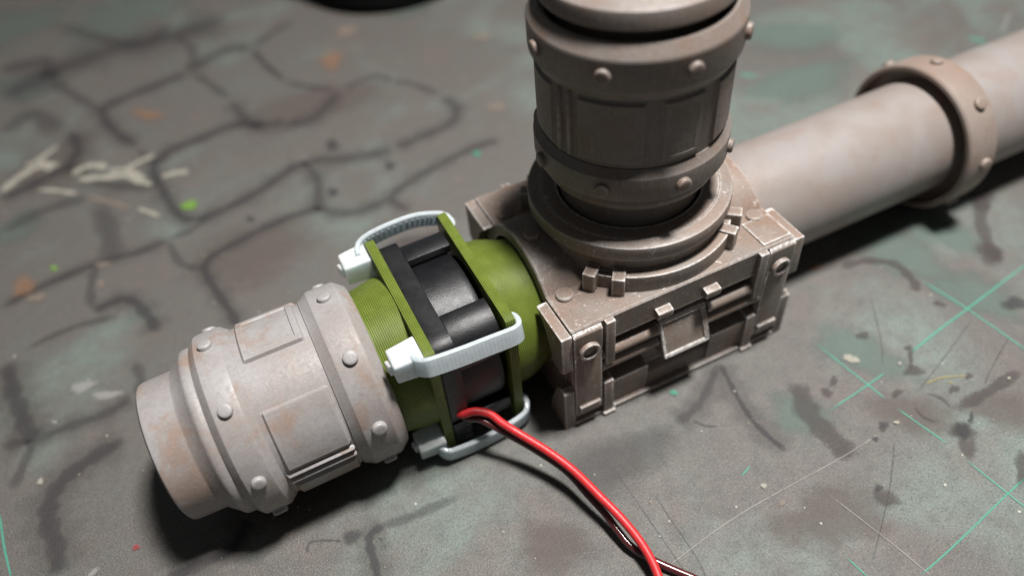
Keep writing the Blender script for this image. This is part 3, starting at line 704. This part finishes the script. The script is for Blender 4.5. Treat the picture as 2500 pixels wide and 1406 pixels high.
zip_tie('white zip tie at the back edge of the fan, strap arching above the black frame', [(-42.6, 11.6, 11.0), (-42.3, 12.9, 11.2), (-41.4, 13.9, 11.5), (-39.5, 14.3, 11.9), (-36, 14.3, 12.3), (-32, 14.25, 12.2), (-29, 13.9, 11.5), (-27.6, 13.6, 11.0), (-26.8, 13.0, 10.6), (-26.5, 12.1, 10.4), (-26.6, 11.2, 10.3), (-27.3, 10.5, 10.3)], (-43.35, 11.6, 10.2), 0.0, (0, -0.15, 1), 1)
zip_tie('white zip tie low at the fan bottom corner, passing under the red wire', [(-42.6, -11.8, -10.2), (-42.3, -13.2, -10.9), (-41.4, -14.15, -11.3), (-40, -14.4, -11.55), (-36, -14.5, -11.8), (-32, -14.4, -11.7), (-29, -14.2, -11.4), (-27.5, -13.9, -11.0), (-26.7, -13.2, -10.6), (-26.4, -12.2, -10.4), (-26.6, -11.2, -10.4), (-27.3, -10.5, -10.4)], (-43.35, -11.2, -10.0), 0.22, (0, -0.1, 1), -1)

# ------------------------------------------------------------------ junction block
ZT = 23.7; RV = 13.2; RB = 11.2
t = Thing('junction_block', 'boxy weathered brown pipe junction with ribbed front and round flange on top', 'junction box', (0, 0, 0))
def path_pts(p, n):
    """resample a polyline to n points, keeping its corners"""
    L = [0]
    for a, b in zip(p, p[1:]): L.append(L[-1]+(Vector(b)-Vector(a)).length)
    out = []
    for k in range(n):
        s = L[-1]*k/(n-1); i = max(j for j in range(len(L)) if L[j] <= s+1e-9); i = min(i, len(p)-2)
        u = (s-L[i])/(L[i+1]-L[i]); out.append(tuple(Vector(p[i]).lerp(Vector(p[i+1]), min(1, max(0, u)))))
    return out
def strip_solid(outer, inner, x0, x1, cham=0.0):
    n = len(outer); v = []; f = []
    for x, k in ((x0, cham), (x0+cham, 0), (x1-cham, 0), (x1, cham)):
        for (y, z) in outer:
            d = Vector((y, z-H0)); d = d*(1-k/max(d.length, 1e-6)); v.append((x, d.x, d.y+H0))
        for (y, z) in inner: v.append((x, y, z))
    m = 2*n
    for L in range(3):
        for i in range(n-1):
            a = L*m; b = (L+1)*m
            f.append((a+i, a+i+1, b+i+1, b+i)); f.append((a+n+i, b+n+i, b+n+i+1, a+n+i+1))
        for i in (0, n-1): f.append((L*m+i, (L+1)*m+i, (L+1)*m+n+i, L*m+n+i))
    for L in (0, 3):
        for i in range(n-1): f.append((L*m+i, L*m+i+1, L*m+n+i+1, L*m+n+i))
    return v, f
ya = math.sqrt(RV**2-(ZT-H0)**2); aa = math.atan2(ZT-H0, ya)
arc = [(RV*math.cos(a), H0+RV*math.sin(a)) for a in np.linspace(aa, PI-aa, 41)]
outer = [(17.45, 18.5), (17.45, 21), (17.45, ZT-0.25), (17.2, ZT), (14, ZT)]+arc+[(-14, ZT), (-17.2, ZT), (-17.45, ZT-0.25), (-17.45, 21), (-17.45, 18.5)]
yb = math.sqrt(RB**2-(18.5-H0)**2); ab = math.atan2(18.5-H0, yb)
inner = [(RB*math.cos(a), H0+RB*math.sin(a)) for a in np.linspace(ab, PI-ab, len(outer))]
part('upper_body', t, strip_solid(outer, inner, -20.0, 20.0, 0.22), M_BLOCK, angle=28)
YB = 15.0
lo = [(YB, 18.48), (YB, 14), (YB, 8), (YB, 0.7)]+[(y, 0.7) for y in np.linspace(12, -12, 33)]+[(-YB, 0.7), (-YB, 8), (-YB, 14), (-YB, 18.48)]
inn = [(RB*math.cos(a), H0+RB*math.sin(a)) for a in np.linspace(ab-0.003, -PI-ab+0.003, len(lo))]
part('lower_body', t, strip_solid(lo, inn, -19.98, 19.98, 0.0), M_BLOCK, angle=28)
ringb = lathe([(0.05, -0.3), (1.72, -0.3), (1.72, 0.45), (1.55, 0.66), (1.25, 0.66), (1.08, 0.45), (1.05, 0.18), (0.05, 0.18)], 'z', 28, closed=False)
ring_me = mesh('ring_bolt', ringb[0], ringb[1], M_BLOCK, (0, 0, 0), 40)
tb = bolt_mesh('rivet', 1.35, 0.62, M_BLOCK)
for sx in (-1, 1):
    for sy in (-1, 1):
        P = lambda pts: [(x*sx, y*sy, z) for x, y, z in pts]
        X = lambda a, b: (min(a*sx, b*sx), max(a*sx, b*sx))
        Y = lambda a, b: (min(a*sy, b*sy), max(a*sy, b*sy))
        # corner pilaster in front of the lower body, with a bevelled head
        pl = part('pilaster', t, hexa(P([(15.1, 15.02, 0.9), (15.1, 15.02, 18.44), (15.1, 17.3, 0.9), (15.1, 17.3, 18.44), (19.96, 15.02, 0.9), (19.96, 15.02, 18.44), (19.96, 17.3, 0.9), (19.96, 17.3, 18.44)])), M_BLOCK, bevel=0.12)
        hd = part('pilaster_head', t, hexa(P([(15.1, 17.47, 18.2), (15.1, 17.47, 23.35), (15.1, 18.1, 18.2), (15.1, 18.1, 22.7), (19.96, 17.47, 18.2), (19.96, 17.47, 23.35), (19.96, 18.1, 18.2), (19.96, 18.1, 22.7)])), M_BLOCK, bevel=0.12)
        part('pilaster_face', t, hexa(P([(15.15, 17.31, 2.2), (15.15, 17.31, 18.17), (15.0, 18.05, 2.9), (15.15, 18.05, 18.17), (19.9, 17.31, 2.2), (19.9, 17.31, 18.17), (19.9, 18.05, 2.9), (19.9, 18.05, 18.17)])), M_BLOCK, bevel=0.10)
        put_bolt('ring_bolt', ring_me, t, (17.5*sx, 18.05*sy, 18.9), (0, sy, 0))
        part('name_plate', t, box(*X(15.6, 19.3), *Y(16.4, 18.6), 3.6, 5.3), M_BLOCK, bevel=0.16)
        # upright strips beside the grille
        part('strip', t, box(*X(13.0, 14.6), *Y(16.2, 18.35), 13.6, 23.45), M_BLOCK, bevel=0.18)
        part('strip', t, hexa(P([(13.0, 15.02, 0.3), (13.0, 15.02, 9.2), (13.0, 18.35, 0.3), (13.0, 18.2, 8.6), (14.7, 15.02, 0.3), (14.7, 15.02, 9.2), (14.7, 18.35, 0.3), (14.7, 18.2, 8.6)])), M_BLOCK, bevel=0.16)
        part('foot', t, box(*X(12.7, 15.0), *Y(15.02, 18.75), 0.0, 0.85), M_BLOCK, bevel=0.25)
        part('foot', t, box(*X(15.02, 19.95), *Y(15.02, 18.0), 0.0, 0.88), M_BLOCK, bevel=0.2)
        # end lips
        po = [(9.7, 23.05), (17.75, 23.05), (17.95, 15.4), (17.0, 14.6), (14.5, 14.9), (13.7, 17.6), (12.4, 20.3)]
        v, f = prism_x([(y*sy, z) for y, z in po], *X(20.02, 21.85)); part('end_lip', t, (v, f), M_BLOCK, bevel=0.22)
        po = [(17.95, 0.0), (17.95, 9.6), (16.9, 10.1), (15.3, 9.0), (13.5, 4.0), (12.3, 0.0)]
        v, f = prism_x([(y*sy, z) for y, z in po], *X(20.02, 21.85)); part('end_lip', t, (v, f), M_BLOCK, bevel=0.22)
        put_bolt('rivet', tb, t, (17.4*sx, 10.6*sy, ZT-0.02), (0, 0, 1))
    put_bolt('rivet', tb, t, (17.4*sx, 0, H0+RV-0.02), (0, 0, 1))
# raised corner pads on the top
part('corner_pad', t, box(14.4, 19.6, -16.9, -11.3, ZT-2.5, ZT+0.28), M_BLOCK, bevel=0.10)
part('corner_pad', t, box(14.4, 19.6, 11.3, 16.9, ZT-2.5, ZT+0.28), M_BLOCK, bevel=0.10)
for sy in (-1, 1):
    Y = lambda a, b: (min(a*sy, b*sy), max(a*sy, b*sy))
    part('base_rail', t, box(-12.68, 12.68, *Y(15.02, 18.1), 0.02, 0.95), M_BLOCK, bevel=0.28)
    for sx in (-1, 1):
        X = lambda a, b: (min(a*sx, b*sx), max(a*sx, b*sx))
        part('shelf', t, hexa([(x*sx, y*sy, z) for x, y, z in [(6.2, 15.02, 1.0), (6.2, 15.02, 8.1), (6.2, 17.3, 1.0), (6.2, 17.75, 7.4), (12.98, 15.02, 1.0), (12.98, 15.02, 8.1), (12.98, 17.3, 1.0), (12.98, 17.75, 7.4)]]), M_BLOCK, bevel=0.18)
        tb_ = part('clip', t, hexa([(x*sx, y*sy, z) for x, y, z in [(3.0, 17.3, 18.9), (3.0, 17.3, 20.9), (3.0, 18.7, 19.3), (3.0, 18.7, 20.6), (5.7, 17.3, 18.9), (5.7, 17.3, 20.9), (5.7, 18.7, 19.3), (5.7, 18.7, 20.6)]]), M_BLOCK, bevel=0.22)
    part('sill', t, hexa([(x, y*sy, z) for x, y, z in [(-6.18, 15.02, 1.0), (-6.18, 15.02, 5.2), (-6.18, 17.0, 1.0), (-6.18, 16.6, 3.6), (6.18, 15.02, 1.0), (6.18, 15.02, 5.2), (6.18, 17.0, 1.0), (6.18, 16.6, 3.6)]]), M_BLOCK, bevel=0.25)
    for z in (15.3, 12.4):
        for x0, x1 in ((-14.9, -4.6), (4.6, 14.9)):
            v, f = lathe([(0.05, x0), (1.0, x0), (1.12, x0+.12), (1.12, x1-.12), (1.0, x1), (0.05, x1)], 'x', 16, closed=False, centre=(0, 16.95*sy, z))
            part('grille_bar', t, (v, f), M_BLOCK)
    # tilted inspection hatch
    ht = part('hatch', t, hexa([(x, y*sy, z) for x, y, z in [(-4.3, 15.02, 9.0), (-4.3, 15.02, 17.2), (-4.3, 19.3, 9.7), (-4.3, 16.6, 16.6), (4.3, 15.02, 9.0), (4.3, 15.02, 17.2), (4.3, 19.3, 9.7), (4.3, 16.6, 16.6)]]), M_BLOCK, bevel=0.22)
    e1 = Vector((0, 19.3*sy-16.6*sy, 9.7-16.6)).normalized(); nn = Vector((0, abs(e1.z)*sy, abs(e1.y))).normalized(); o_ = Vector((0, 16.6*sy, 16.6))
    def hbar(u0, u1, s0, s1, h):
        pts = [o_+Vector((u, 0, 0))+e1*s_+nn*k for u in (u0, u1) for s_ in (s0, s1) for k in (-0.1, h)]
        part('hatch_rim', t, hexa([tuple(p) for p in pts]), M_BLOCK, ht, bevel=0.12)
    Lh = math.hypot(2.7, 6.9)
    hbar(-4.25, 4.25, 0.1, 0.95, 0.42); hbar(-4.25, 4.25, Lh-0.7, Lh-0.02, 0.25); hbar(3.45, 4.25, 0.97, Lh-0.72, 0.40); hbar(-4.25, -3.75, 0.97, Lh-0.72, 0.18)
# round flange and clamp
part('flange_neck', t, lathe([(11.3, 23.9), (15.2, 23.9), (15.2, 28.9), (11.3, 28.9)], 'z', 120), M_BLOCK, angle=30)
fl = part('flange', t, lathe([(11.4, 28.92), (15.6, 28.92), (15.95, 29.1), (16.05, 29.4), (16.05, 31.2), (15.95, 31.5), (15.6, 31.66), (14.08, 31.68), (14.02, 31.5), (13.96, 31.5), (13.9, 31.68), (11.4, 31.6)], 'z', 160), M_BLOCK, angle=30)
def arc_block(a0, a1, r0, r1, z0, z1, n=24):
    v = []; f = []
    for k in range(n+1):
        a = math.radians(a0+(a1-a0)*k/n)
        for r, z in ((r0, z0), (r1, z0), (r1, z1), (r0, z1)): v.append((r*math.cos(a), r*math.sin(a), z))
    for k in range(n):
        for i in range(4): f.append((k*4+i, k*4+(i+1) % 4, (k+1)*4+(i+1) % 4, (k+1)*4+i))
    f += [(0, 1, 2, 3), tuple(n*4+i for i in (3, 2, 1, 0))]
    return v, f
for c_ in (-90, 90):
    part('clamp_band', t, arc_block(c_-36, c_+36, 15.2, 17.0, ZT-0.1, 26.7), M_BLOCK, angle=30, bevel=0.15)
for c_ in (-133, -47, 47, 133):
    part('clamp_band', t, arc_block(c_-4.6, c_+4.6, 15.2, 16.5, ZT-0.1, 26.1, 6), M_BLOCK, angle=30)
    for s_ in (-1, 1):
        a = math.radians(c_+7.2*s_); tv, tf_ = box(15.25, 18.05, -1.0, 1.0, ZT-0.2, 27.1)
        part('clamp_lug', t, ([(x*math.cos(a)-y*math.sin(a), x*math.sin(a)+y*math.cos(a), z) for x, y, z in tv], tf_), M_BLOCK, bevel=0.2)

# ------------------------------------------------------------------ standing barrel and its cap
t = Thing('riveted_barrel', 'dark brown riveted barrel section standing upright on the junction block flange', 'barrel', (0, 0, 29.0), off=(0, 0, 29.0))
barrel(t, 'z', 29.3, None, M_TOWER, -137.3, [(-154.5, -114, 15.3, 24.9, 13.72, None), (-106, -79.5, 15.3, 24.9, 13.66, (0.9, 0.14)), (-70.6, -36, 15.3, 24.9, 13.72, None), (-214, -173, 15.3, 24.9, 13.72, None), (-26, 10, 15.3, 24.9, 13.66, None), (30, 70, 15.3, 24.9, 13.66, None), (80, 130, 15.3, 24.9, 13.66, None)], [-167.6, -159.8, 16, 22])
t = Thing('pipe_cap', 'flat round brown cap resting over the open top of the upright barrel', 'cap', (0, 0, 60), off=(0, 0, 60))
part('disc', t, lathe([(0.05, 63.4), (12.3, 63.4), (12.9, 63.55), (13.1, 63.85), (12.95, 65.6), (12.8, 65.9), (12.5, 66.05), (9.0, 66.8), (8.0, 68.2), (7.6, 72), (0.05, 72)], 'z', 132, closed=False), M_TOWER, angle=30)
part('stem', t, lathe([(0.05, 47.4), (10.6, 47.4), (10.6, 63.38), (0.05, 63.38)], 'z', 96, closed=False), M_TOWER, angle=30)

# ------------------------------------------------------------------ long pipe with its coupling
ry = 0.005
Rm = Euler((0, 0, ry)).to_matrix(); p = Vector((0, 0, H0))+Rm @ Vector((67, 0, -14.4))
t = Thing('long_pipe', 'smooth taupe pipe running out of the junction block through a riveted coupling', 'pipe', p, (0, 0, ry), (67, 0, -14.4))
part('pipe_section', t, lathe([(9.6, 12.5), (10.7, 12.5), (10.82, 30), (10.95, 66), (9.6, 66)], 'x', 140), M_PIPE, angle=30)
cp = part('coupling', t, lathe([(11.0, 66.0), (13.15, 65.6), (13.3, 63.6), (13.45, 63.35), (14.05, 63.4), (14.4, 63.75), (14.45, 64.3), (14.45, 69.3), (14.35, 69.8), (13.9, 70.3), (11.3, 70.6), (11.0, 70.0)], 'x', 140), M_COUP, angle=30)
pb = bolt_mesh('rivet', 1.15, 0.75, M_COUP)
for k in range(8):
    a = math.radians(38+45*k); put_bolt('rivet', pb, cp, AX['x'](14.45, a, 67.3), AX['x'](1, a, 0), t.off)
part('pipe_section', t, lathe([(9.6, 66.1), (10.9, 66.1), (11.2, 70.2), (11.45, 71.2), (11.4, 75), (11.35, 150), (9.6, 150)], 'x', 140), M_PIPE, angle=30)

# ------------------------------------------------------------------ black pot at the far side of the mat
t = Thing('black_pot', 'round black pot standing far back on the mat, only its base in view', 'pot', (10.5, 164.6, 0), off=(10.5, 164.6, 0))
bd = part('body', t, lathe([(0.05, 0.0), (26.6, 0.0), (28.2, 0.5), (28.9, 1.8), (29.0, 4), (29.0, 40), (28.2, 42.5), (26, 43.5), (0.05, 43.5)], 'z', 96, closed=False, centre=(10.5, 164.6, 0)), M_POT, angle=30)
part('lid', t, lathe([(0.05, 43.52), (27.0, 43.52), (27.3, 44.2), (27.3, 54), (26.6, 54.8), (0.05, 54.8)], 'z', 96, closed=False, centre=(10.5, 164.6, 0)), M_POT, angle=30)
